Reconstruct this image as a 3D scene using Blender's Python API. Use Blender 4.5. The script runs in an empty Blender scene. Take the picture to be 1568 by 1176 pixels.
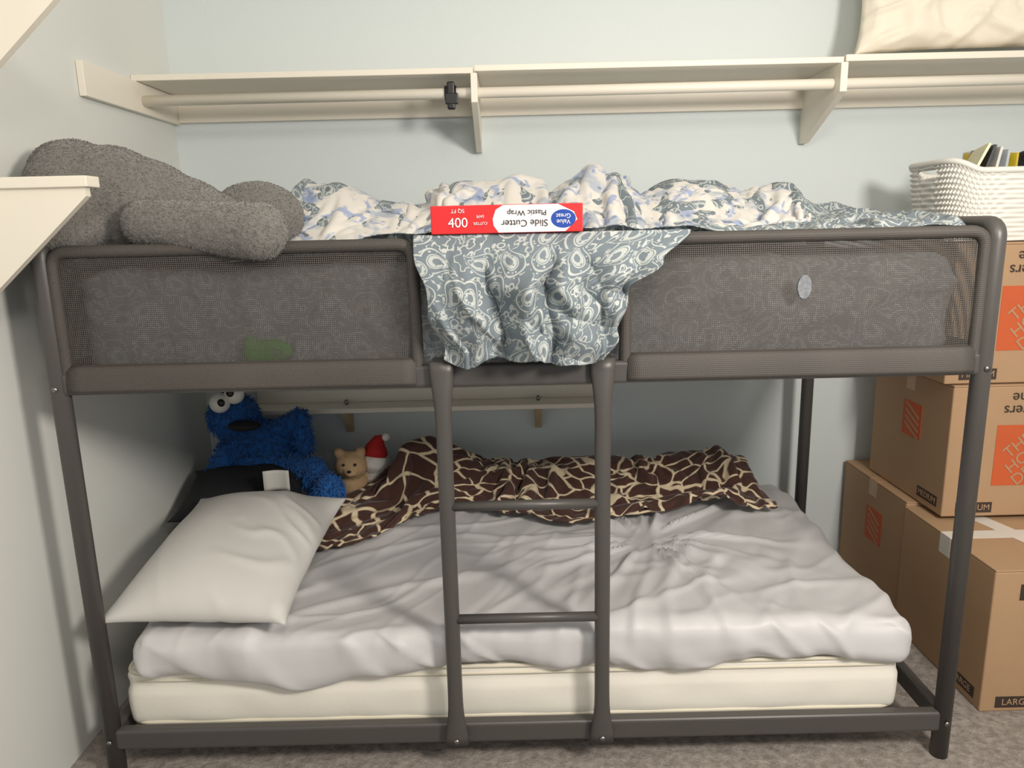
import bpy, bmesh, math, random
from mathutils import Vector, Matrix, noise
random.seed(4)
D = bpy.data
scene = bpy.context.scene
COL = scene.collection

# ------------------------------------------------------------------ helpers
def lin(c):
    c = c/255.0
    return c/12.92 if c <= 0.04045 else ((c+0.055)/1.055)**2.4
def rgb(r, g, b): return (lin(r), lin(g), lin(b), 1)

class NB:
    """tiny node builder"""
    def __init__(s, name):
        s.m = D.materials.new(name); s.m.use_nodes = True
        s.nt = s.m.node_tree; s.n = s.nt.nodes; s.l = s.nt.links
        s.b = s.n['Principled BSDF']; s.out = s.n['Material Output']
    def link(s, a, b): s.l.new(a, b)
    def math(s, op, a, b=None, c=None):
        nd = s.n.new('ShaderNodeMath'); nd.operation = op
        for i, v in enumerate((a, b, c)):
            if v is None: continue
            if isinstance(v, (int, float)): nd.inputs[i].default_value = v
            else: s.l.new(v, nd.inputs[i])
        return nd.outputs[0]
    def ramp(s, fac, stops, interp='LINEAR'):
        nd = s.n.new('ShaderNodeValToRGB'); nd.color_ramp.interpolation = interp
        el = nd.color_ramp.elements
        while len(el) < len(stops): el.new(0.5)
        for e, (p, c) in zip(el, stops): e.position = p; e.color = c
        s.l.new(fac, nd.inputs[0]); return nd.outputs[0]
    def mix(s, fac, a, b):
        nd = s.n.new('ShaderNodeMix'); nd.data_type = 'RGBA'
        if isinstance(fac, (int, float)): nd.inputs[0].default_value = fac
        else: s.l.new(fac, nd.inputs[0])
        for i, v in ((6, a), (7, b)):
            if isinstance(v, tuple): nd.inputs[i].default_value = v
            else: s.l.new(v, nd.inputs[i])
        return nd.outputs[2]
    def coord(s, kind='Object'):
        return s.n.new('ShaderNodeTexCoord').outputs[kind]
    def sep(s, vec):
        sp = s.n.new('ShaderNodeSeparateXYZ'); s.l.new(vec, sp.inputs[0]); return sp.outputs
    def vmath(s, op, a, b=None, scale=None):
        nd = s.n.new('ShaderNodeVectorMath'); nd.operation = op
        s.l.new(a, nd.inputs[0])
        if b is not None:
            if isinstance(b, tuple): nd.inputs[1].default_value = b
            else: s.l.new(b, nd.inputs[1])
        if scale is not None: nd.inputs['Scale'].default_value = scale
        return nd.outputs[0]
    def flat(s, vec):
        sp = s.sep(vec)
        cb = s.n.new('ShaderNodeCombineXYZ')
        s.l.new(s.math('ADD', sp[0], sp[1]), cb.inputs[0]); s.l.new(sp[2], cb.inputs[1])
        return cb.outputs[0]
    def noise(s, vec, scale, detail=3, rough=0.5, dist=0.0):
        nd = s.n.new('ShaderNodeTexNoise')
        nd.inputs['Scale'].default_value = scale; nd.inputs['Detail'].default_value = detail
        nd.inputs['Roughness'].default_value = rough; nd.inputs['Distortion'].default_value = dist
        if vec is not None: s.l.new(vec, nd.inputs['Vector'])
        return nd
    def vor(s, vec, scale, feature='F1', rnd=1.0, dims='3D'):
        nd = s.n.new('ShaderNodeTexVoronoi'); nd.voronoi_dimensions = dims; nd.feature = feature
        nd.inputs['Scale'].default_value = scale; nd.inputs['Randomness'].default_value = rnd
        s.l.new(vec, nd.inputs['Vector']); return nd
    def bump(s, h, strength=0.3, dist=0.005):
        nd = s.n.new('ShaderNodeBump'); nd.inputs['Strength'].default_value = strength
        nd.inputs['Distance'].default_value = dist
        s.l.new(h, nd.inputs['Height']); s.l.new(nd.outputs[0], s.b.inputs['Normal'])
    def warp(s, vec, scale, amt):
        n = s.noise(vec, scale, 2)
        v = s.vmath('SCALE', s.vmath('SUBTRACT', n.outputs['Color'], (.5, .5, .5)), None, amt)
        return s.vmath('ADD', vec, v)

def simple(name, col, rough=0.6, var=0.08, scale=8, bump=0.0, bscale=200, metal=0.0, spec=0.5, bdist=0.003, sheen=0):
    b = NB(name); v = b.coord()
    n = b.noise(v, scale, 4)
    dark = tuple(c*(1-var) for c in col[:3])+(1,); lite = tuple(min(1, c*(1+var)) for c in col[:3])+(1,)
    b.link(b.mix(n.outputs[0], dark, lite), b.b.inputs['Base Color'])
    b.b.inputs['Roughness'].default_value = rough; b.b.inputs['Metallic'].default_value = metal
    b.b.inputs['Specular IOR Level'].default_value = spec
    if sheen: b.b.inputs['Sheen Weight'].default_value = sheen
    if bump:
        b.bump(b.noise(v, bscale, 3).outputs[0], bump, bdist)
    return b.m

def mkobj(name, verts, faces, mat=None, smooth=True, uv=None):
    me = D.meshes.new(name); me.from_pydata([tuple(v) for v in verts], [], faces)
    if uv:
        l = me.uv_layers.new(name='UVMap')
        for lp in me.loops: l.data[lp.index].uv = uv[lp.vertex_index]
    o = D.objects.new(name, me); COL.objects.link(o)
    if mat: me.materials.append(mat)
    if smooth: me.polygons.foreach_set('use_smooth', [True]*len(me.polygons))
    me.update(); return o

def box(name, a, b, mat, bev=0.002, seg=2, rot=None):
    bm = bmesh.new(); bmesh.ops.create_cube(bm, size=1)
    c = [(a[i]+b[i])/2 for i in range(3)]; s = [abs(b[i]-a[i]) for i in range(3)]
    for v in bm.verts: v.co = Vector((v.co.x*s[0], v.co.y*s[1], v.co.z*s[2]))
    if bev: bmesh.ops.bevel(bm, geom=bm.edges[:], offset=min(bev, min(s)*.45), segments=seg, affect='EDGES', profile=.5)
    me = D.meshes.new(name); bm.to_mesh(me); bm.free()
    o = D.objects.new(name, me); COL.objects.link(o); o.location = c
    if rot: o.rotation_euler = rot
    me.materials.append(mat); return o

def empty(name, loc=(0, 0, 0)):
    o = D.objects.new(name, None); o.empty_display_size = .05; o.location = loc; COL.objects.link(o); return o
def par(p, *ch):
    for c in ch:
        c.parent = p; c.matrix_parent_inverse = Matrix.Translation(-Vector(p.location))

def sweep(name, pts, rad, mat, seg=16, closed=False, cap=True):
    pts = [Vector(p) for p in pts]; n = len(pts)
    if not isinstance(rad, list): rad = [rad]*n
    T = []
    for i in range(n):
        if closed: t = pts[(i+1) % n]-pts[i-1]
        else: t = pts[min(i+1, n-1)]-pts[max(i-1, 0)]
        T.append(t.normalized())
    up = Vector((0, 1, 0)) if abs(T[0].y) < .9 else Vector((1, 0, 0))
    N = (up-T[0]*up.dot(T[0])).normalized()
    V = []; F = []
    for i in range(n):
        N = (N-T[i]*N.dot(T[i])).normalized(); B = T[i].cross(N)
        r = rad[i]; ra, rb = (r if isinstance(r, tuple) else (r, r))
        for k in range(seg):
            a = 2*math.pi*k/seg
            V.append(pts[i]+N*math.cos(a)*ra+B*math.sin(a)*rb)
    for i in range(n if closed else n-1):
        j = (i+1) % n
        for k in range(seg):
            F.append((i*seg+k, i*seg+(k+1) % seg, j*seg+(k+1) % seg, j*seg+k))
    if cap and not closed:
        F.append(tuple(range(seg-1, -1, -1))); F.append(tuple((n-1)*seg+k for k in range(seg)))
    return mkobj(name, V, F, mat)

def roundpath(pts, r, closed=False, k=6):
    pts = [Vector(p) for p in pts]; out = []; n = len(pts)
    for i, p in enumerate(pts):
        if not closed and i in (0, n-1): out.append(p); continue
        a = pts[i-1]; c = pts[(i+1) % n]
        d1 = (a-p).normalized(); d2 = (c-p).normalized()
        p1 = p+d1*r; p2 = p+d2*r
        for j in range(k+1):
            t = j/k; out.append(p1*(1-t)**2+p*2*t*(1-t)+p2*t*t)
    return out

def softbox(name, a, b, r, step, mat, disp=None):
    a = Vector(a); b = Vector(b); c = (a+b)/2; h = (b-a)/2
    bm = bmesh.new()
    def coords(i):
        n = max(2, int(2*h[i]/step)); base = [-h[i]+2*h[i]*k/n for k in range(n+1)]
        ex = [-h[i]+r*q for q in (.12, .28, .45, .65, .85)]
        s = sorted(set([round(x, 5) for x in base if abs(x) < h[i]-r*1.05]+ex+[-x for x in ex]+[-h[i], h[i]]))
        return s
    cs = [coords(i) for i in range(3)]
    for ax in range(3):
        u, v = [(1, 2), (2, 0), (0, 1)][ax]
        for sg in (-1, 1):
            grid = {}
            for i, pu in enumerate(cs[u]):
                for j, pv in enumerate(cs[v]):
                    p = Vector((0, 0, 0)); p[ax] = sg*h[ax]; p[u] = pu; p[v] = pv
                    grid[i, j] = bm.verts.new(p)
            for i in range(len(cs[u])-1):
                for j in range(len(cs[v])-1):
                    q = [grid[i, j], grid[i+1, j], grid[i+1, j+1], grid[i, j+1]]
                    bm.faces.new(q if sg > 0 else q[::-1])
    bmesh.ops.remove_doubles(bm, verts=bm.verts[:], dist=1e-5)
    for v in bm.verts:
        p = v.co.copy()
        q = Vector([max(-h[i]+r, min(h[i]-r, p[i])) if h[i] > r else 0 for i in range(3)])
        n = (p-q).normalized() if (p-q).length > 1e-6 else Vector((0, 0, 1))
        w = c+q+n*r
        if disp: w = w+disp(w, n)
        v.co = w-c
    me = D.meshes.new(name); bm.to_mesh(me); bm.free()
    me.polygons.foreach_set('use_smooth', [True]*len(me.polygons))
    me.materials.append(mat)
    o = D.objects.new(name, me); COL.objects.link(o); o.location = c; return o

def nz(x, y, z=0.0): return noise.noise(Vector((x, y, z)))
def sstep(a, b, x):
    t = max(0, min(1, (x-a)/(b-a))); return t*t*(3-2*t)

def grid(name, nu, nv, f, mat, uvf=None, thick=0.004):
    V = []; UV = []
    for j in range(nv+1):
        for i in range(nu+1):
            u = i/nu; v = j/nv; V.append(f(u, v)); UV.append(uvf(u, v) if uvf else (u, v))
    F = [(j*(nu+1)+i, j*(nu+1)+i+1, (j+1)*(nu+1)+i+1, (j+1)*(nu+1)+i) for j in range(nv) for i in range(nu)]
    o = mkobj(name, V, F, mat, True, UV)
    if thick:
        m = o.modifiers.new('thick', 'SOLIDIFY'); m.thickness = thick; m.offset = -1
    return o

def blob(name, ells, mat, vox=.008, fur=0.0, fscale=.02, smooth=6):
    bm = bmesh.new()
    for e in ells:
        c, r = e[0], e[1]
        if isinstance(r, (int, float)): r = (r, r, r)
        M = Matrix.Translation(c) @ Matrix.Diagonal((r[0], r[1], r[2], 1))
        bmesh.ops.create_icosphere(bm, subdivisions=3, radius=1, matrix=M)
    me = D.meshes.new(name); bm.to_mesh(me); bm.free(); me.materials.append(mat)
    o = D.objects.new(name, me); COL.objects.link(o)
    m = o.modifiers.new('rm', 'REMESH'); m.mode = 'VOXEL'; m.voxel_size = vox; m.use_smooth_shade = True
    if smooth:
        m = o.modifiers.new('sm', 'SMOOTH'); m.iterations = smooth; m.factor = .5
    if fur:
        t = D.textures.new(name+'_fur', 'CLOUDS'); t.noise_scale = fscale
        m = o.modifiers.new('dp', 'DISPLACE'); m.texture = t; m.strength = fur; m.mid_level = .5; m.texture_coords = 'GLOBAL'
    return o
def limb(p0, p1, r0, r1, n=7):
    p0 = Vector(p0); p1 = Vector(p1)
    return [(p0.lerp(p1, i/(n-1)), r0+(r1-r0)*i/(n-1)) for i in range(n)]

def tufts(name, src, mat, count, length, width, seed=1, droop=.5):
    """fur: thin curved strands grown from the surface of src"""
    rnd = random.Random(seed)
    dg = bpy.context.evaluated_depsgraph_get(); dg.update()
    me = src.evaluated_get(dg).to_mesh(); me.calc_loop_triangles()
    tris = list(me.loop_triangles); areas = [t.area for t in tris]
    pick = rnd.choices(tris, areas, k=count); V = []; F = []
    for t in pick:
        a, b, c = [me.vertices[i].co for i in t.vertices]
        u, v = rnd.random(), rnd.random()
        if u+v > 1: u, v = 1-u, 1-v
        p = a+(b-a)*u+(c-a)*v; n = t.normal.copy()
        d = (n+Vector((rnd.uniform(-.7, .7), rnd.uniform(-.7, .7), rnd.uniform(-.7, .5)))).normalized()
        s = d.cross(Vector((rnd.random()-.5, rnd.random()-.5, rnd.random()-.5))).normalized()*width*rnd.uniform(.6, 1.3)
        L = length*rnd.uniform(.6, 1.2)
        m = p+d*L*.55; e = p+d*L+Vector((0, 0, -droop*L))
        k = len(V); V += [p-s-d*.003, p+s-d*.003, m+s*.8, m-s*.8, e]
        F += [(k, k+1, k+2, k+3), (k+3, k+2, k+4)]
    src.evaluated_get(dg).to_mesh_clear()
    return mkobj(name, V, F, mat)

def text(name, s, loc, rot, size, mat, parent=None, align='CENTER', ext=0.0004):
    c = D.curves.new(name, 'FONT'); c.body = s; c.size = size; c.extrude = ext
    c.align_x = align; c.align_y = 'CENTER'; c.space_line = .85; c.materials.append(mat)
    o = D.objects.new(name, c); o.location = loc; o.rotation_euler = rot; COL.objects.link(o)
    if parent: par(parent, o)
    return o

def simulate(cloths, colliders, frames):
    """cloths: list of (obj, growth, bend, pin_fn). Real cloth simulation, baked to plain meshes."""
    for o in colliders:
        m = o.modifiers.new('col', 'COLLISION'); o.collision.thickness_outer = .004; o.collision.cloth_friction = 25
        o.collision.use_culling = False
    for o, grow, bend, pin in cloths:
        o.modifiers.clear()
        if pin:
            vg = o.vertex_groups.new(name='pin')
            for v in o.data.vertices:
                w = pin(v.co)
                if w > 0: vg.add([v.index], w, 'REPLACE')
        m = o.modifiers.new('cloth', 'CLOTH'); s = m.settings
        s.quality = 6; s.mass = .25; s.air_damping = 3
        s.tension_stiffness = 18; s.compression_stiffness = 18; s.shear_stiffness = 6; s.bending_stiffness = bend
        s.tension_damping = 8; s.compression_damping = 8; s.shear_damping = 8; s.bending_damping = .6
        s.shrink_min = -grow; s.shrink_max = -grow
        if pin: s.vertex_group_mass = 'pin'
        c = m.collision_settings; c.use_collision = True; c.distance_min = .004; c.collision_quality = 3
        c.use_self_collision = True; c.self_distance_min = .005; c.self_friction = 10
    scene.frame_start = 1; scene.frame_end = frames+1
    for f in range(1, frames+1): scene.frame_set(f)
    dg = bpy.context.evaluated_depsgraph_get()
    res = []
    for o, *_ in cloths:
        me = D.meshes.new_from_object(o.evaluated_get(dg), depsgraph=dg); res.append((o, me))
    for o, me in res:
        o.modifiers.clear(); o.vertex_groups.clear(); o.data = me
    for o in colliders: D.objects.remove(o, do_unlink=True)
    scene.frame_set(1)

# ------------------------------------------------------------------ materials
def wallmat(name, col, var=.025):
    b = NB(name); v = b.coord()
    n = b.noise(v, 1.3, 3); n2 = b.noise(v, 160, 2)
    b.link(b.mix(n.outputs[0], tuple(c*(1-var) for c in col[:3])+(1,), tuple(c*(1+var) for c in col[:3])+(1,)), b.b.inputs['Base Color'])
    b.b.inputs['Roughness'].default_value = .75
    b.bump(n2.outputs[0], .12, .002); return b.m
M_WALL = wallmat('wall_paint_pale_blue', rgb(216, 224, 225))
M_WALLL = wallmat('wall_paint_side', rgb(221, 223, 219))
M_WHITE = simple('white_trim_paint', rgb(238, 231, 217), .45, .03, 5)
M_CEIL = simple('ceiling_paint', rgb(235, 232, 225), .8, .02)
def carpetmat():
    b = NB('carpet'); v = b.coord()
    n = b.noise(v, 45, 5, .7); n2 = b.noise(v, 5, 3)
    c = b.ramp(n.outputs[0], [(.3, rgb(122, 114, 108)), (.7, rgb(188, 179, 171))])
    b.link(b.mix(b.math('MULTIPLY', n2.outputs[0], .35), c, rgb(138, 129, 122)), b.b.inputs['Base Color'])
    b.b.inputs['Roughness'].default_value = .95
    b.bump(n.outputs[0], .7, .015); return b.m
M_CARPET = carpetmat()
M_FRAME = simple('bed_frame_charcoal_metal', rgb(78, 75, 73), .4, .06, 6, .05, 300, 0.0, .5)
M_BOLT = simple('bolt_metal', rgb(150, 148, 145), .3, .05, metal=1)
def fabmat(name, alpha):
    b = NB(name); v = b.coord()
    vr = b.vor(b.flat(v), 230, 'F1', .05, '2D')
    n = b.noise(v, 6, 2)
    cc = b.mix(n.outputs[0], rgb(68, 64, 61), rgb(82, 77, 73))
    b.link(cc, b.b.inputs['Base Color']); b.b.inputs['Roughness'].default_value = .65
    b.bump(vr.outputs['Distance'], .5, .002)
    if alpha > 0:
        tr = b.n.new('ShaderNodeBsdfTransparent')
        mx = b.n.new('ShaderNodeMixShader')
        hole = b.math('LESS_THAN', vr.outputs['Distance'], alpha)
        b.link(hole, mx.inputs[0]); b.link(b.b.outputs[0], mx.inputs[1]); b.link(tr.outputs[0], mx.inputs[2])
        b.link(mx.outputs[0], b.out.inputs['Surface'])
    return b.m
M_FAB = fabmat('guard_mesh_fabric', .32)
M_FABS = fabmat('guard_hem_fabric', 0)
def sheetmat():
    b = NB('pale_grey_bedsheet'); v = b.coord()
    n = b.noise(v, 3, 3)
    b.link(b.mix(n.outputs[0], rgb(196, 195, 196), rgb(211, 210, 212)), b.b.inputs['Base Color'])
    b.b.inputs['Roughness'].default_value = .5; b.b.inputs['Sheen Weight'].default_value = .1
    b.bump(b.noise(v, 500, 2).outputs[0], .08, .001); return b.m
M_SHEET = sheetmat()
M_PILLOW = simple('pillow_cotton_grey', rgb(210, 208, 204), .7, .03, 4, .1, 500, bdist=.001)
M_PILLOWC = simple('pillow_cotton_cream', rgb(238, 230, 214), .7, .03, 4, .1, 500, bdist=.001)
M_MATT = simple('mattress_white_ticking', rgb(236, 232, 221), .75, .03, 6, .2, 30, bdist=.004)
M_PIPING = simple('mattress_piping', rgb(222, 215, 196), .6)
def paisley(name='paisley_sheet_cotton', kind='UV', dark=rgb(112, 123, 131), lite=rgb(198, 202, 197), sc=12.5):
    """teardrop (boteh) medallions with outlined rims on a field of vines and dots"""
    b = NB(name); uv = b.coord(kind)
    if kind != 'UV': uv = b.flat(uv)
    uvw = b.warp(uv, 5, .02)
    v1 = b.vor(uvw, sc, 'F1', .55, '2D')
    q = b.vmath('SCALE', b.vmath('SUBTRACT', uvw, v1.outputs['Position']), None, sc)
    qs = b.sep(q); cs_ = b.sep(v1.outputs['Color'])
    a = b.math('MULTIPLY', cs_[0], 6.283)
    ca, sa = b.math('COSINE', a), b.math('SINE', a)
    x = b.math('SUBTRACT', b.math('MULTIPLY', qs[0], ca), b.math('MULTIPLY', qs[1], sa))
    y = b.math('ADD', b.math('MULTIPLY', qs[0], sa), b.math('MULTIPLY', qs[1], ca))
    x = b.math('ADD', x, b.math('MULTIPLY', b.math('MULTIPLY', y, y), b.math('GREATER_THAN', y, 0)))
    m = b.math('MAXIMUM', b.math('SUBTRACT', .31, b.math('MULTIPLY', y, .50)), .05)
    xm = b.math('DIVIDE', x, m); ym = b.math('DIVIDE', y, .50)
    T = b.math('SQRT', b.math('ADD', b.math('MULTIPLY', xm, xm), b.math('MULTIPLY', ym, ym)))
    w2 = b.warp(uv, 30, .018)
    vd = b.vor(w2, 95, 'F1', .8).outputs['Distance']
    dots = b.math('LESS_THAN', vd, .30)
    v4 = b.vor(w2, 38, 'F1', 1).outputs['Distance']
    curls = b.math('LESS_THAN', b.math('ABSOLUTE', b.math('SUBTRACT', v4, .30)), .055)
    vn = b.noise(w2, 26, 2).outputs[0]
    vines = b.math('LESS_THAN', b.math('ABSOLUTE', b.math('SUBTRACT', vn, .5)), .020)
    def band(c, w): return b.math('LESS_THAN', b.math('ABSOLUTE', b.math('SUBTRACT', T, c)), w)
    t = b.math('MAXIMUM', band(1.0, .05), band(.62, .035))
    t = b.math('MAXIMUM', t, b.math('MULTIPLY', band(.81, .09), dots))
    t = b.math('MAXIMUM', t, b.math('MULTIPLY', band(1.16, .06), dots))
    outside = b.math('GREATER_THAN', T, 1.24)
    t = b.math('MAXIMUM', t, b.math('MULTIPLY', outside, b.math('MAXIMUM', vines, curls)))
    mid = band(.42, .12)
    t = b.math('MAXIMUM', t, b.math('MULTIPLY', mid, b.math('MULTIPLY', b.math('SUBTRACT', 1, dots), .9)))
    soft = b.noise(uv, 9, 3).outputs[0]
    t = b.math('MULTIPLY', t, b.math('ADD', .50, b.math('MULTIPLY', soft, .55)))
    b.link(b.mix(t, dark, lite), b.b.inputs['Base Color']); b.b.inputs['Roughness'].default_value = .8
    return b.m
M_PAIS = paisley()
M_UPM = paisley('upper_mattress_cover', 'Object', rgb(150, 154, 160), rgb(200, 203, 204))
def bluefloral():
    b = NB('blue_white_plush_blanket'); uv = b.coord('UV')
    w = b.warp(uv, 7, .08)
    n = b.noise(w, 8, 3, .6); n2 = b.noise(w, 15, 3, .6, .6)
    f1 = b.ramp(n.outputs[0], [(.52, (0, 0, 0, 1)), (.60, (1, 1, 1, 1))])
    f2 = b.ramp(n2.outputs[0], [(.54, (0, 0, 0, 1)), (.60, (1, 1, 1, 1))])
    v = b.vor(w, 20, 'F1', 1)
    f3 = b.math('LESS_THAN', v.outputs['Distance'], .12)
    c = b.mix(f1, rgb(218, 214, 207), rgb(172, 180, 192))
    c = b.mix(b.math('MULTIPLY', f2, .65), c, rgb(108, 138, 194))
    c = b.mix(b.math('MULTIPLY', b.math('MULTIPLY', f1, f2), .7), c, rgb(84, 98, 126))
    c = b.mix(b.math('MULTIPLY', f3, .6), c, rgb(72, 90, 134))
    b.link(c, b.b.inputs['Base Color']); b.b.inputs['Roughness'].default_value = .9
    b.b.inputs['Sheen Weight'].default_value = .3
    b.bump(b.noise(uv, 400, 2).outputs[0], .3, .002); return b.m
M_BLUEB = bluefloral()
def giraffe():
    b = NB('giraffe_print_fleece'); uv = b.coord('UV')
    w = b.warp(uv, 7, .05)
    v = b.vor(w, 8.5, 'DISTANCE_TO_EDGE', 1)
    f = b.ramp(v.outputs['Distance'], [(.035, (1, 1, 1, 1)), (.06, (0, 0, 0, 1))])
    n = b.noise(uv, 30, 3)
    br = b.mix(n.outputs[0], rgb(54, 31, 25), rgb(80, 47, 36))
    b.link(b.mix(f, br, rgb(218, 200, 168)), b.b.inputs['Base Color'])
    b.b.inputs['Roughness'].default_value = .9; b.b.inputs['Sheen Weight'].default_value = .2
    b.bump(b.noise(uv, 350, 2).outputs[0], .3, .002); return b.m
M_GIR = giraffe()
M_GPLUSH = simple('grey_plush_fur', rgb(120, 117, 113), .95, .15, 60, .8, 130, bdist=.006, sheen=.3)
M_BLUEFUR = simple('blue_shag_fur', rgb(28, 98, 172), .95, .35, 40, .6, 90, bdist=.01, sheen=.2)
M_EYE = simple('white_plastic', rgb(238, 236, 228), .3)
M_BLACK = simple('black_cloth', rgb(26, 26, 30), .8)
M_BLKPL = simple('black_plastic', rgb(22, 22, 24), .35)
M_BEIGE = simple('beige_plush', rgb(196, 164, 126), .95, .1, 50, .6, 150)
M_WPLUSH = simple('white_plush', rgb(230, 226, 218), .95, .05, 50, .6, 150)
M_REDC = simple('red_felt', rgb(186, 36, 34), .85)
M_CARD = simple('cardboard', rgb(178, 145, 112), .8, .06, 7, .15, 80)
M_ORANGE = simple('orange_print', rgb(200, 92, 48), .7)
M_INK = simple('dark_print_ink', rgb(62, 50, 44), .7)
M_TAPE = simple('packing_tape', rgb(226, 222, 214), .3)
M_TAPEB = simple('brown_tape', rgb(190, 154, 116), .3)
M_WICK = simple('white_woven_wicker', rgb(232, 230, 224), .55, .04)
M_RED = simple('red_box_print', rgb(214, 42, 44), .4, .03)
M_WBOX = simple('white_box_print', rgb(236, 236, 238), .4, .02)
M_BLUEP = simple('blue_print', rgb(30, 70, 160), .4)
M_WOOD = simple('bracket_wood', rgb(200, 178, 140), .6)
M_GREEN = simple('green_cloth', rgb(96, 170, 70), .8)

# ------------------------------------------------------------------ room
YB = 1.08; XL = -1.165; XR = 2.4; YF = -2.6; ZC = 2.5
box('floor', (XL-.1, YF, -.1), (XR+.1, YB+.1, 0), M_CARPET, 0)
box('wall_back', (XL-.1, YB, 0), (XR+.1, YB+.1, ZC), M_WALL, 0)
box('wall_left', (XL-.1, YF, 0), (XL, YB, ZC), M_WALLL, 0)
box('wall_right', (XR, YF, 0), (XR+.1, YB, ZC), M_WALL, 0)
box('ceiling', (XL-.1, YF, ZC), (XR+.1, YB+.1, ZC+.1), M_CEIL, 0)

# closet shelf
cs = empty('closet_shelf', (0, 1.0, 1.8))
def bracket(name, x, yf, zt, zb, th=.02):
    prof = [(YB, zt), (yf, zt), (yf, zt-.085), (YB-.035, zb), (YB, zb)]
    V = [(x-th/2, y, z) for y, z in prof]+[(x+th/2, y, z) for y, z in prof]
    n = len(prof)
    F = [tuple(range(n)), tuple(range(2*n-1, n-1, -1))]+[(i, i+n, (i+1) % n+n, (i+1) % n) for i in range(n)]
    o = mkobj(name, V, F, M_WHITE, False); m = o.modifiers.new('b', 'BEVEL'); m.width = .0015; m.segments = 2; return o
par(cs, box('shelf_board_1', (XL+.001, .79, 1.782), (-.117, YB, 1.80), M_WHITE, .002),
    box('shelf_board_2', (-.113, .785, 1.787), (1.015, YB, 1.805), M_WHITE, .002),
    box('shelf_board_3', (1.019, .78, 1.79), (XR, YB, 1.81), M_WHITE, .002),
    box('wall_cleat', (XL+.02, YB-.019, 1.695), (XR, YB, 1.782), M_WHITE, .002),
    box('side_cleat', (XL+.001, .49, 1.69), (XL+.02, YB, 1.781), M_WHITE, .002),
    bracket('bracket_1', -.115, .775, 1.781, 1.575),
    bracket('bracket_2', 1.012, .77, 1.787, 1.58, .022),
    sweep('hanging_rod', [(XL+.02, .82, 1.728), (XR, .82, 1.735)], .0165, M_WHITE, 20))
clip = empty('rod_clip', (-.2, .82, 1.73))
par(clip, sweep('clip_ring', [(-.208, .82, 1.731), (-.172, .82, 1.731)], [.0225, .0225], M_BLKPL, 20),
    box('clip_lever', (-.200, .795, 1.68), (-.176, .815, 1.762), M_BLKPL, .005),
    box('clip_jaw', (-.206, .794, 1.695), (-.166, .806, 1.728), M_BLKPL, .003))

def tri_shelf(zt, nm='wall_shelf'):
    e = empty(nm, (XL+.1, -.06, zt))
    prof = [(XL, zt-.022), (-.872, zt-.022), (-.872, zt-.04), (XL, zt-.30)]
    V = [(x, -.075, z) for x, z in prof]+[(x, -.057, z) for x, z in prof]
    F = [(0, 1, 2, 3), (7, 6, 5, 4)]+[(i, i+4, (i+1) % 4+4, (i+1) % 4) for i in range(4)]
    o = mkobj('shelf_bracket', V, F, M_WHITE, False)
    par(e, o, box('shelf_top', (XL, -.085, zt-.022), (-.862, -.035, zt), M_WHITE, .002))
tri_shelf(1.44); tri_shelf(1.815)

# shelf under upper bunk
us = empty('wall_ledge', (-.3, 1.0, .68))
LZ = .676
par(us, box('ledge_board', (-.97, .962, LZ), (.31, YB, LZ+.018), M_WHITE, .003),
    box('ledge_back', (-.97, YB-.015, LZ+.018), (.31, YB, LZ+.065), M_WHITE, .002))
for i, x in enumerate((-.63, .075)):
    V = [(x-.012, .975, LZ), (x-.012, YB, LZ), (x-.012, YB, LZ-.095), (x-.012, YB-.02, LZ-.095)]
    V += [(a+.024, b, c) for a, b, c in V]
    o = mkobj('ledge_bracket_%d' % (i+1), V, [(0, 1, 2, 3), (7, 6, 5, 4), (0, 4, 5, 1), (1, 5, 6, 2), (2, 6, 7, 3), (3, 7, 4, 0)], M_WOOD, False)
    k = blob('ledge_knob_%d' % (i+1), [((x, 1.03, LZ+.026), (.008, .008, .012))], M_BOLT, .003, smooth=0)
    par(us, o, k)

# ------------------------------------------------------------------ bunk bed
bed = empty('bunk_bed', (0, .48, .65)); X = 1.03; YD = .945
P = []
for s, nm in ((-1, 'left'), (1, 'right')):
    x = s*X
    P.append(sweep('end_frame_'+nm, roundpath([(x, 0, 0), (x, 0, 1.300), (x, YD, 1.300), (x, YD, 0)], .03), .0205, M_FRAME, 20))
    P.append(box('end_rail_low_'+nm, (x-.014, .01, .075), (x+.014, YD-.01, .125), M_FRAME, .006))
    P.append(box('end_rail_high_'+nm, (x-.014, .01, .972), (x+.014, YD-.01, 1.020), M_FRAME, .006))
for y, nm in ((0, 'front'), (YD, 'back')):
    P.append(box('side_rail_low_'+nm, (-X+.01, y-.015, .074), (X-.01, y+.015, .128), M_FRAME, .008, 3))
    P.append(box('side_rail_high_'+nm, (-X+.01, y-.015, .974), (X-.01, y+.015, 1.025), M_FRAME, .008, 3))
for lv, z in ((1, .088), (2, .985)):
    for i in range(13):
        x = -.92+i*.153
        P.append(box('slat_%d_%d' % (lv, i+1), (x-.02, .015, z), (x+.02, YD-.015, z+.012), M_FRAME, .003))
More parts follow.
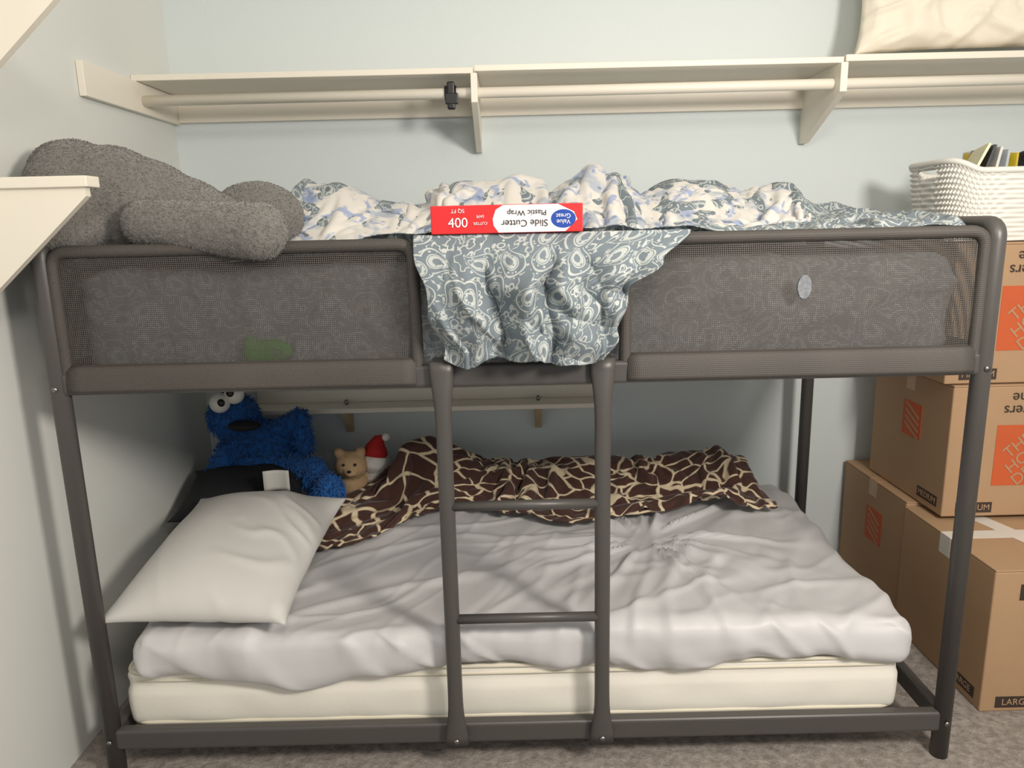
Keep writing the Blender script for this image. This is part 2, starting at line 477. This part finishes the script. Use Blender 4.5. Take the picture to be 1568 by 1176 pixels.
def guard(nm, p0, p1, z0, z1, r=.035):
    a = Vector((p0[0], p0[1], 0)); b = Vector((p1[0], p1[1], 0)); L = (b-a).length; d = (b-a).normalized()
    def W(s, z): return a+d*s+Vector((0, 0, z))
    path = roundpath([W(0, z0), W(L, z0), W(L, z1), W(0, z1)], r, True)
    t = sweep('guard_tube_'+nm, path, .0135, M_FABS, 12, True)
    nrm = Vector((d.y, -d.x, 0))
    def f(u, v):
        s = u*L; z = z0+(z1-z0)*v
        dd = .006*math.sin(math.pi*u)*math.sin(math.pi*v)+.003*nz(s*9, z*9, 2)
        return W(s, z)+nrm*dd
    fab = grid('guard_fabric_'+nm, max(8, int(L/.03)), 10, f, M_FAB, None, 0)
    def f2(u, v):
        s = .004+u*(L-.008); z = z0-.012+.060*v
        return W(s, z)+nrm*(.0145*math.sqrt(max(0, 1-(v*1.0)**2))+.004)
    hem = grid('guard_hem_'+nm, max(8, int(L/.03)), 8, f2, M_FABS, None, .0015)
    return [t, fab, hem]
G0, G1 = .993, 1.288
P += guard('front_left', (-1.008, 0), (-.228, 0), G0, G1)
P += guard('front_right', (.232, 0), (1.008, 0), G0, G1)
P += guard('back', (-1.008, YD), (1.008, YD), G0, G1)
P += guard('end_left', (-X, YD-.03), (-X, .03), G0, G1)
P += guard('end_right', (X, .03), (X, YD-.03), G0, G1)
def oval(nm, cx, cz, rx, rz, y, m):
    V = [(cx+rx*math.cos(a*math.pi/16), y, cz+rz*math.sin(a*math.pi/16)) for a in range(32)]
    return mkobj(nm, V, [tuple(range(32))], m, False)
P.append(oval('guard_hole_light', .62, 1.178, .015, .026, -.0095, simple('hole_light_grey', rgb(118, 122, 128), .5, .8, 110)))  # hole in the guard mesh: light showing through, painted as a pale oval
for i, x in enumerate((-.174, .180)):
    pts = []; rad = []
    for k in range(41):
        t = k/40; z = 1.035-(1.035-.085)*t
        wx = .0180+.0105*math.exp(-((z-1.03)/.07)**2)+.0115*math.exp(-((z-.085)/.06)**2)
        y = -.030+.006*math.exp(-((z-1.03)/.05)**2)
        pts.append((x, y, z)); rad.append((.0145, wx))
    P.append(sweep('ladder_rail_%d' % (i+1), pts, rad, M_FRAME, 20))
    P.append(box('ladder_hook_%d' % (i+1), (x-.026, -.03, 1.012), (x+.026, .03, 1.036), M_FRAME, .008, 3))
    P.append(sweep('ladder_bolt_%d' % (i+1), [(x, -.043, .10), (x, -.048, .10)], .007, M_BOLT, 14))
for i, z in enumerate((.70, .418)):
    P.append(sweep('ladder_rung_%d' % (i+1), [(-.174, -.03, z), (.180, -.03, z)], .0115, M_FRAME, 16))
for i, (x, z) in enumerate(((-X, .10), (X, .10), (-X, .99), (X, .99))):
    P.append(sweep('post_bolt_%d' % (i+1), [(x, -.019, z), (x, -.0235, z)], .0065, M_BOLT, 14))
par(bed, *P)

# ------------------------------------------------------------------ lower mattress
def md(w, n):
    s = .0
    if abs(n.y) > .5 or abs(n.x) > .5:
        s = .004*math.cos((w.z-.18)/.165*math.pi)+.0035*nz(w.x*9+3, w.y*9, w.z*14)
        s -= .012*math.exp(-((w.z-.222)/.006)**2)
    return n*s
mt = empty('mattress', (-.03, .49, .18))
mm = softbox('mattress_body', (-1.0, .03, .105), (.93, .92, .265), .025, .012, M_MATT, md)
pts = lambda z: roundpath([(-.999, .031, z), (.929, .031, z), (.929, .919, z), (-.999, .919, z)], .05, True, 10)
par(mt, mm, sweep('piping_top', pts(.256), .006, M_PIPING, 10, True), sweep('piping_mid', pts(.236), .0045, M_PIPING, 10, True), sweep('piping_low', pts(.118), .0055, M_PIPING, 10, True))

def crease(x, y, s, seed, stretch, ang, w=.5):
    c, sn = math.cos(ang), math.sin(ang)
    a = (x*c+y*sn)/stretch; b_ = -x*sn+y*c
    n = nz(a*s+w*nz(x*2, y*2, seed+3), b_*s+w*nz(x*3, y*3, seed+5), seed)
    return math.exp(-(n/.10)**2)
def td(w, n):
    x, y = w.x, w.y
    d = Vector((0, 0, 0))
    if n.z > -.3:
        cx, cy = .38, .50
        ang = math.atan2(y-cy, x-cx); rr = math.hypot(x-cx, y-cy)
        rad = math.exp(-(nz(ang*2.6, rr*1.5, 5.5)/.13)**2)*math.exp(-(rr/.40)**2)*sstep(.03, .14, rr)
        c1 = crease(x, y, 4.2, 3.3, 3.2, .75)
        c2 = crease(x, y, 7, 8.3, 3.0, .35)
        c3 = crease(x, y, 6, 12.3, 3.5, 1.25)
        c4 = crease(x, y, 11, 22.3, 3.5, .9)
        left = sstep(.3, -.5, x)
        h = -.004+.020*nz(x*2.2, y*2.2, 1.5)+.010*c1*(.4+.6*left)+.006*c2+.008*c3*(1-left)+.003*c4+.024*rad
        d += n*h*max(0, min(1, n.z+.35))
        d.z += .025*sstep(.3, .95, y)
    front = sstep(.2, .02, y)
    wv = nz(x*2.6, 2.2, 9)*.06+nz(x*7, 1.2, 4)*.02
    low = sstep(.345, .28, w.z)
    d.z -= front*low*(.014+max(-.014, wv))*1.1
    d.y -= front*(.004+.014*nz(x*6, w.z*5, 3)+.008*math.exp(-(nz(x*7+w.z*9, w.z*4, 8)/.12)**2))
    right = sstep(.8, .95, x); d.x += right*(.015*nz(y*6, w.z*4, 1))
    return d
softbox('mattress_topper', (-.965, .005, .268), (.955, .94, .368), .042, .008, M_SHEET, td)

# ------------------------------------------------------------------ pillows
def pillow(name, W, H, T, mat, M, seed=0, wr=.006, edge=.07, crumple=0):
    V = []; F = []; n = 72
    idx = {}
    for sd in (1, -1):
        for j in range(n+1):
            for i in range(n+1):
                u = -1+2*i/n; v = -1+2*j/n
                ed = (i in (0, n) or j in (0, n))
                if sd == -1 and ed: idx[sd, i, j] = idx[1, i, j]; continue
                px = u*(1-edge*(1-abs(v)**2.5)*abs(u)**3+.01*abs(v)**6)*W/2
                py = v*(1-edge*(1-abs(u)**2.5)*abs(v)**3+.01*abs(u)**6)*H/2
                prof = ((1-abs(u)**2.4)*(1-abs(v)**2.4))**.6
                wrn = wr*(.7*nz(px*5+seed, py*5, seed)+.45*crease(px+seed, py, 6, seed, 2.5, 1.9)*(.3+.7*sstep(-.2, .5, u))+.5*crease(px+seed, py, 9, seed+4, 2.2, 2.6)*sstep(-.2, .5, u))*min(1, prof*3)
                if crumple:
                    wrn += crumple*(crease(px, py+seed, 8, seed+1, 2, .6)+crease(px, py+seed, 13, seed+8, 1.6, 2.2)+nz(px*9, py*9, seed))*min(1, prof*3)
                pz = sd*(T/2*prof)+wrn
                if sd == -1: pz *= .75
                idx[sd, i, j] = len(V); V.append(M @ Vector((px, py, pz)))
    for sd in (1, -1):
        for j in range(n):
            for i in range(n):
                q = (idx[sd, i, j], idx[sd, i+1, j], idx[sd, i+1, j+1], idx[sd, i, j+1])
                F.append(q if sd > 0 else q[::-1])
    return mkobj(name, V, F, mat)
Mp = Matrix.Translation((-.785, .275, .460)) @ Matrix.Rotation(math.radians(-3), 4, 'Z') @ Matrix.Rotation(math.radians(10), 4, 'X')
pillow('pillow', .46, .58, .20, M_PILLOW, Mp, 1.3, .014)
Mp = Matrix.Translation((1.50, .93, 2.045)) @ Matrix.Rotation(math.radians(80), 4, 'X')
pillow('pillow', .82, .44, .17, M_PILLOWC, Mp, 4.3, .02, .07, .014)

# ------------------------------------------------------------------ cloth set-ups
def interp(pk, x):
    if x <= pk[0][0]: return pk[0][1]
    for (a, za), (b, zb) in zip(pk, pk[1:]):
        if x <= b: t = (x-a)/(b-a); return za+(zb-za)*t*t*(3-2*t)
    return pk[-1][1]
gcrest = [(-.62, .43), (-.55, .47), (-.47, .49), (-.38, .55), (-.31, .61), (-.24, .55), (-.10, .49), (.1, .485), (.25, .52), (.42, .53), (.6, .52), (.74, .51), (.82, .43)]
def gm(x, y):
    base = .372+.03*sstep(.3, .95, y)
    r = math.exp(-((y-.84)/.10)**2)
    return base+.012+max(0, interp(gcrest, x)-.41)*r
def gcol(u, v):
    x = -1.05+2.1*u; y = .2+.75*v
    z = gm(x, y)
    return Vector((x, y, z+.25*sstep(.91, .94, y)))
def gf(u, v):
    x = -.60+1.36*u
    y0 = .62+.06*sstep(.1, .5, u)+.03*nz(u*9, 1, 1); y1 = .91
    y = y0+(y1-y0)*v
    z = gm(x, y)+.02+.018*(nz(x*9, y*9, 2)+1)+.014*(nz(x*19, y*19, 5)+1)
    return Vector((x+.01*nz(x*9, y*9, 4), min(y, .92), z))
gb = grid('giraffe_print_blanket', 140, 38, gf, M_GIR, lambda u, v: (u*2.3, v*.8), 0)
gcl = grid('sim_a', 100, 50, gcol, M_GIR, None, 0)

crest = [(-.66, 1.32), (-.60, 1.43), (-.50, 1.435), (-.38, 1.38), (-.26, 1.37), (-.16, 1.43), (0, 1.435), (.09, 1.395), (.2, 1.44), (.28, 1.435), (.36, 1.385), (.46, 1.42), (.56, 1.41), (.66, 1.375), (.78, 1.375), (.87, 1.32)]
def um(x, y):
    r = math.exp(-((y-.60)/.19)**2)
    z = 1.255+max(0, interp(crest, x)-1.250)*r*sstep(-.70, -.60, x)*sstep(.88, .74, x)
    z += .085*math.exp(-((x-.88)/.14)**2)*math.exp(-((y-.55)/.25)**2)
    z += .030*sstep(.25, -.02, y)*sstep(-.45, -.25, x)*sstep(.5, .3, x)
    z += .035*sstep(.2, .6, x)*sstep(.0, .12, y)*sstep(.4, .2, y)
    return z
def ucol(u, v):
    x = -1.02+2.04*u; y = .0+.93*v
    wall = .12*sstep(.90, .93, y)
    return Vector((x, y, um(x, y)+wall))
def bf(u, v):
    x = -.61+1.28*u
    y0 = .24+.05*nz(u*7, 3, 3)+.14*u; y1 = .80
    y = y0+(y1-y0)*v
    z = um(x, y)+.03+.024*(nz(x*8, y*8, 12)+1)+.018*(nz(x*17, y*17, 15)+1)
    return Vector((x+.012*nz(x*9, y*9, 4), y, z))
bb = grid('blue_floral_blanket', 140, 60, bf, M_BLUEB, lambda u, v: (u*1.95, v*1.0), 0)
def sheet_top(u, v):
    x = -.78+1.765*u; y = .032+.86*v
    z = um(x, y)+.012+.012*(nz(x*7, y*7, 12)+1)+.010*(nz(x*15, y*15, 15)+1)
    return Vector((x, y, z))
st = grid('sheet_top', 150, 74, sheet_top, M_PAIS, lambda u, v: (u*1.8, v*.9), 0)
ucl = grid('sim_b', 140, 70, ucol, M_GIR, None, 0)
simulate([(gb, .42, .45, None), (bb, .40, .5, None), (st, .12, .25, lambda c: 1.0 if (c.y < .045 or c.x > .975 or c.x < -.77) else 0)], [gcl, ucl], 32)
for o, th in ((gb, .005), (bb, .008), (st, .002)):
    m = o.modifiers.new('smooth', 'SUBSURF'); m.levels = 1; m.render_levels = 1
    m = o.modifiers.new('thick', 'SOLIDIFY'); m.thickness = th; m.offset = 0
    o.data.polygons.foreach_set('use_smooth', [True]*len(o.data.polygons))

# ------------------------------------------------------------------ upper bunk
def ud(w, n): return n*(.012*nz(w.x*5, w.y*5, w.z*5)+.012*crease(w.x, w.z, 7, 2.2, 2, .8)+.007*crease(w.x, w.z, 12, 5.2, 2, 1.8))*(.4 if n.z > .7 else 1)
softbox('mattress', (-.985, .035, 1.0), (.975, .905, 1.243), .045, .012, M_UPM, ud)

Ltab = [(0, -.225), (.3, -.222), (.7, -.19), (1, -.165)]
Rtab = [(0, .40), (.28, .365), (.45, .30), (.6, .235), (.85, .205), (1, .175)]
def drape(u, v):
    hem = 1.035+.022*nz(u*5, 3, 3)+.02*abs(u-.5)-.012*math.sin(u*9)
    x = interp(Ltab, v)*(1-u)+interp(Rtab, v)*u
    hang = sstep(.30, .62, v)
    if v < .28:
        t = v/.28; y = .16*(1-t)-.020*t; z = 1.293+.012*math.sin(t*math.pi*.5)
    else:
        t = (v-.28)/.72; y = -.020-.016*sstep(0, .12, t); z = 1.305+(hem-1.305)*t
    ph = u*1.0-.22*v*(u)+.06*nz(u*4, v*3, 8)
    f = abs(nz(ph*6.2+.25*nz(u*3, v*2, 4), v*.9, 5.7))*2
    f2 = crease(u*.55, v*.5, 9, 7.7, 3.0, 1.15+.5*u)
    f3 = crease(u*.55, v*.5, 14, 9.9, 2.5, 2.0-.6*u)
    rr = math.hypot((1-u)*.55+.05, v*.5)
    sw = abs(math.sin(rr*30+1.5*nz(u*3, v*3, 14)))
    amp = .004+.056*hang
    y -= amp*f*.9+hang*(.012*f2+.006*f3)
    y -= .020*hang*sw*sstep(.15, .6, u)
    x += .010*nz(u*8, v*6, 31)*(.3+hang)
    return Vector((x, y, z))
dr = grid('sheet_drape', 200, 170, drape, M_PAIS, lambda u, v: (u*.60+.2, v*.46+1.1), .002)
bs = empty('paisley_bed_sheet', (.1, .3, 1.25)); par(bs, st, dr)

# plastic wrap box (lies upside down, as in the room)
wb = empty('plastic_wrap_box', (-.02, .0, 1.34))
W0 = []
yb0, yb1 = -.034, .020
zl, zh = 1.3075, 1.366
W0.append(box('box_body', (-.182, yb0, zl), (.137, yb1, zh), M_RED, .002))
lab = [(-.052, 0), (-.045, .019), (-.030, .028), (.085, .028), (.118, .012), (.125, -.004), (.10, -.028), (-.04, -.028), (-.05, -.014)]
V = [(x, yb0-.0006, (zl+zh)/2+z) for x, z in lab]
W0.append(mkobj('label', V, [tuple(range(len(V)))], M_WBOX, False))
zc = (zl+zh)/2
W0.append(oval('brand_oval', .096, zc-.002, .026, .019, yb0-.0012, M_BLUEP))
for (nm, s, x, z, size, m, up) in (('txt1', 'Slide Cutter', .015, zc-.009, .020, M_INK, 1), ('txt2', 'Plastic Wrap', .020, zc+.012, .016, M_INK, 1),
                                   ('txt3', 'Great', .096, zc+.004, .013, M_WBOX, 1), ('txt4', 'Value', .096, zc-.008, .013, M_WBOX, 1),
                                   ('txt5', '400', -.125, zc-.007, .028, M_WBOX, 0), ('txt6', 'SQ FT', -.125, zc+.018, .011, M_WBOX, 1),
                                   ('txt7', 'CUTTER', -.078, zc-.008, .008, M_WBOX, 1), ('txt8', 'SAFE', -.078, zc+.006, .008, M_WBOX, 1)):
    W0.append(text(nm, s, (x, yb0-.0018, z), (math.pi/2, math.pi if up else 0, 0), size, m))
par(wb, *W0); wb.rotation_euler = (0, 0, math.radians(-1))

# gray plush toy
E = [((-1.035, .20, 1.39), (.115, .15, .155)), ((-.96, .20, 1.385), (.14, .14, .145)), ((-.89, .20, 1.37), (.14, .14, .130)), ((-.82, .20, 1.35), (.14, .13, .11)), ((-.75, .18, 1.335), (.12, .12, .09)),
     ((-1.02, .06, 1.335), (.10, .08, .06)), ((-.67, .35, 1.36), (.12, .10, .09)), ((-1.06, .20, 1.465), (.085, .08, .078))]
E += limb((-.82, .06, 1.345), (-.55, -.012, 1.322), .055, .062, 10)
E += [((-.54, -.015, 1.327), (.052, .058, .057))]
gp = empty('gray_plush_toy', (-.85, .2, 1.35))
gbd = blob('plush_body', E, M_GPLUSH, .008, .006, .01, 14)
par(gp, gbd, tufts('plush_pile', gbd, M_GPLUSH, 40000, .0038, .0009, 8, .2))

blob('green_toy', [((-.56, .016, 1.06), (.055, .012, .028)), ((-.60, .016, 1.065), (.02, .012, .034))], M_GREEN, .005)

# blue monster plush
mp = empty('blue_monster_plush', (-.9, .85, .6))
E = [((-.985, .865, .70), (.082, .072, .080)), ((-.90, .86, .60), (.115, .08, .085)), ((-.88, .84, .53), (.12, .09, .075))]
E += limb((-.86, .86, .63), (-.755, .85, .69), .035, .032)
E += limb((-.755, .85, .69), (-.74, .83, .60), .03, .028)
E += limb((-.84, .82, .53), (-.70, .76, .535), .05, .04)
E += limb((-.70, .76, .535), (-.645, .70, .47), .038, .036) + [((-.63, .68, .485), (.045, .05, .058))]
E += limb((-.99, .84, .60), (-1.04, .78, .50), .04, .035)
mb = blob('fur_body', E, M_BLUEFUR, .008, .02, .012, 4)
tf = tufts('fur_strands', mb, M_BLUEFUR, 9000, .020, .0022, 3)
def ball(nm, c, r, m):
    bm = bmesh.new(); bmesh.ops.create_uvsphere(bm, u_segments=28, v_segments=18, radius=1, matrix=Matrix.Translation(c) @ Matrix.Diagonal((r[0], r[1], r[2], 1)))
    me = D.meshes.new(nm); bm.to_mesh(me); bm.free(); me.polygons.foreach_set('use_smooth', [True]*len(me.polygons)); me.materials.append(m)
    o = D.objects.new(nm, me); COL.objects.link(o); return o
par(mp, mb, tf, ball('eye_1', (-1.0, .795, .765), (.034,)*3, M_EYE), ball('eye_2', (-.955, .81, .79), (.033,)*3, M_EYE),
    ball('pupil_1', (-.985, .767, .771), (.013, .008, .013), M_BLKPL), ball('pupil_2', (-.957, .78, .800), (.013, .008, .013), M_BLKPL),
    ball('mouth', (-.925, .790, .685), (.055, .03, .018), M_BLACK))

bp = empty('black_cushion', (-.9, .7, .46))
Mp = Matrix.Translation((-.91, .70, .475)) @ Matrix.Rotation(math.radians(20), 4, 'X')
par(bp, pillow('cushion_body', .42, .26, .14, M_BLACK, Mp, 2, .01, .12))
tg = grid('cushion_tag', 6, 6, lambda u, v: Vector((-.80+.08*u, .57+.012*math.sin(u*3), .53+.065*v)), M_EYE, None, .001); par(bp, tg)

sp = empty('santa_plush', (-.5, .86, .54))
par(sp, blob('santa_head', [((-.50, .84, .535), (.05, .05, .045)), ((-.50, .86, .48), (.055, .05, .06))], M_WPLUSH, .007, .008, .01),
    sweep('santa_hat', [(-.50, .84, .555), (-.495, .845, .585), (-.485, .85, .61), (-.465, .85, .62)], [.046, .036, .02, .006], M_REDC, 18),
    ball('hat_pompom', (-.46, .845, .618), (.014,)*3, M_WPLUSH))
par_b = empty('teddy_bear', (-.58, .8, .5))
par(par_b, blob('bear_body', [((-.575, .80, .535), (.055, .05, .05)), ((-.58, .83, .46), (.06, .06, .065)), ((-.615, .80, .58), .018), ((-.54, .80, .582), .018), ((-.57, .755, .525), (.024, .02, .018))], M_BEIGE, .006, .006, .01, 2),
    ball('nose', (-.57, .735, .532), (.007, .005, .005), M_BLKPL), ball('bear_eye_1', (-.592, .754, .55), (.005,)*3, M_BLKPL), ball('bear_eye_2', (-.553, .754, .55), (.005,)*3, M_BLKPL))

# ------------------------------------------------------------------ cardboard boxes
def cardbox(x0, y0, z0, x1, y1, z1, label='MEDIUM', tape=M_TAPEB, gap=.004, logo=True):
    cx, cy, cz = (x0+x1)/2, (y0+y1)/2, (z0+z1)/2
    e = empty('cardboard_box', (cx, cy, cz)); ch = []
    ch.append(box('carton', (x0, y0, z0), (x1, y1, z1-.005), M_CARD, .004))
    ch.append(box('flap_1', (x0, y0, z1-.005), (x1, cy-gap, z1), M_CARD, .0015))
    ch.append(box('flap_2', (x0, cy+gap, z1-.005), (x1, y1, z1), M_CARD, .0015))
    ch.append(box('tape', (x0-.0008, cy-.026, z1-.06), (x1+.0008, cy+.026, z1+.0008), tape, .0005))
    h = z1-z0
    if logo:
        yc = y0+(y1-y0)*.45
        ch.append(box('logo_side', (x0-.0012, yc-.055, z0+h*.48), (x0, yc+.055, z0+h*.76), M_ORANGE, 0))
        for k in range(4):
            ch.append(box('logo_side_stripe_%d' % k, (x0-.0018, yc-.045, z0+h*(.52+.055*k)), (x0-.0012, yc+.045, z0+h*(.54+.055*k)), M_CARD, 0, rot=(math.radians(25), 0, 0)))
        lx = x0+.14
        ch.append(box('logo_front', (lx, y0-.0012, z0+h*.24), (lx+.19, y0, z0+h*.70), M_ORANGE, 0))
        ch.append(text('logo_text', 'THE\nHOME\nDEPOT', (lx+.095, y0-.002, z0+h*.47), (math.pi/2, math.radians(-42), 0), .050, M_CARD))
        ch.append(text('print_text', 'movers\ndone', (x0+.22, y0-.002, z0+h*.86), (math.pi/2, math.pi, 0), .045, M_INK))
    ch.append(box('label_side', (x0-.0012, y0+.03, z0+h*.05), (x0, y0+.14, z0+h*.13), M_INK, 0))
    ch.append(text('label_side_text', label, (x0-.002, y0+.085, z0+h*.09), (math.pi/2, 0, -math.pi/2), .026, M_CARD))
    ch.append(box('label_front', (x0+.04, y0-.0012, z0+h*.03), (x0+.15, y0, z0+h*.11), M_INK, 0))
    ch.append(text('label_front_text', label, (x0+.095, y0-.002, z0+h*.07), (math.pi/2, 0, 0), .026, M_CARD))
    par(e, *ch); return e
cardbox(1.24, .62, 0, 1.70, 1.06, .425)
cardbox(1.275, .49, .427, 1.735, .95, .835)
cardbox(1.25, .50, .838, 1.71, .96, 1.245)
e4 = cardbox(1.23, .157, 0, 1.69, .612, .415, 'LARGE', M_TAPE, .01, False)
t2 = box('tape_cross', (1.40, .16, .4155), (1.455, .60, .4165), M_TAPE, 0, rot=(0, 0, .25)); par(e4, t2)
t3 = box('label_top', (1.30, .1555, .33), (1.40, .1565, .375), M_INK, 0); par(e4, t3)
t4 = text('label_top_text', 'LARGE', (1.35, .155, .352), (math.pi/2, 0, 0), .028, M_CARD); par(e4, t4)

# ------------------------------------------------------------------ wicker basket
def basket():
    e = empty('wicker_basket', (1.45, .72, 1.35)); cx, cy = 1.455, .70
    hx, hy, H = .205, .15, .200; z0 = 1.247; nt = 480; nr = 60
    def outline(t, s):
        a = 2*math.pi*t; c, sn = math.cos(a), math.sin(a); p = 2/4.5
        return (math.copysign(abs(c)**p, c)*hx*s, math.copysign(abs(sn)**p, sn)*hy*s)
    def rimz(x): return .03*sstep(.12, .2, abs(x))
    V = []; F = []
    for j in range(nr+1):
        v = j/nr
        for i in range(nt):
            t = i/nt; row = v*15
            dd = .0035*math.sin(row*math.pi*2)*1+.004*math.sin(t*2*math.pi*60+math.pi*(int(row) % 2))*abs(math.sin(row*math.pi))
            s = .88+.12*v+dd/.18
            x, y = outline(t, s)
            V.append((cx+x, cy+y, z0+v*(H+rimz(x))))
    for j in range(nr):
        for i in range(nt):
            k = (i+1) % nt
            zz = (j+.5)/nr; xm, ym = outline((i+.5)/nt, 1)
            if abs(ym) < .055 and .80 < zz < .92: continue
            F.append((j*nt+i, j*nt+k, (j+1)*nt+k, (j+1)*nt+i))
    w = mkobj('basket_wall', V, F, M_WICK); m = w.modifiers.new('s', 'SOLIDIFY'); m.thickness = .006
    rim = [(cx+outline(i/120, 1.0)[0], cy+outline(i/120, 1.0)[1], z0+H+rimz(outline(i/120, 1)[0])) for i in range(120)]
    r = sweep('basket_rim', rim, .009, M_WICK, 12, True)
    b = box('basket_bottom', (cx-hx*.85, cy-hy*.85, z0), (cx+hx*.85, cy+hy*.85, z0+.01), M_WICK, .004)
    par(e, w, r, b)
basket()
mg = empty('magazine_stack', (1.45, .7, 1.42))
cols = [rgb(226, 216, 170), rgb(60, 60, 66), rgb(222, 220, 214), rgb(188, 196, 200), rgb(214, 190, 60)]
for i, c in enumerate(cols):
    m = simple('magazine_cover_%d' % i, c, .35, .3, 30)
    par(mg, box('magazine_%d' % i, (1.36+i*.020, .62, 1.31), (1.368+i*.020, .80, 1.53-.006*i), m, .001, rot=(.1*(i-2)*.4, math.radians(24-7*i), .3*(i-2)*.5)))
hb = empty('handbag', (1.56, .7, 1.42))
par(hb, blob('bag_body', [((1.555, .70, 1.42), (.07, .08, .075)), ((1.57, .70, 1.48), (.06, .06, .035))], M_BLACK, .008),
    sweep('bag_strap', [(1.52+.055*(1-math.cos(a*math.pi/12)), .66, 1.48+.035*math.sin(a*math.pi/12)) for a in range(13)], .006, simple('tan_leather', rgb(170, 96, 50), .5), 10))

# ------------------------------------------------------------------ lights
def area(nm, loc, tgt, size, e, col):
    L = D.lights.new(nm, 'AREA'); L.shape = 'DISK'; L.size = size; L.energy = e; L.color = col
    lo = D.objects.new(nm, L); lo.location = loc; COL.objects.link(lo)
    lo.rotation_euler = (Vector(loc)-Vector(tgt)).to_track_quat('Z', 'Y').to_euler(); return lo
area('room_lamp', (1.25, -1.5, 1.85), (-.2, .6, 1.2), .42, 43, (1, .925, .83))
area('ceiling_fill', (.2, -1.7, 2.42), (0, 0, 1.0), .5, 17, (1, .93, .84))  # unseen weak second light, kept as fill for the room's ambient level
w = D.worlds.new('World'); scene.world = w; w.use_nodes = True
w.node_tree.nodes['Background'].inputs[0].default_value = (.95, .97, 1, 1); w.node_tree.nodes['Background'].inputs[1].default_value = .48

# ------------------------------------------------------------------ camera
cam = D.cameras.new('camera'); cam.lens = 26; cam.sensor_width = 36; cam.clip_start = .02
co = D.objects.new('camera', cam); COL.objects.link(co); scene.camera = co
co.matrix_world = Matrix.Translation((-.02, -1.62, 1.32)) @ Matrix.Rotation(math.radians(78), 4, 'X') @ Matrix.Rotation(-.023, 4, 'Z')
scene.view_settings.view_transform = 'Standard'
scene.view_settings.look = 'None'
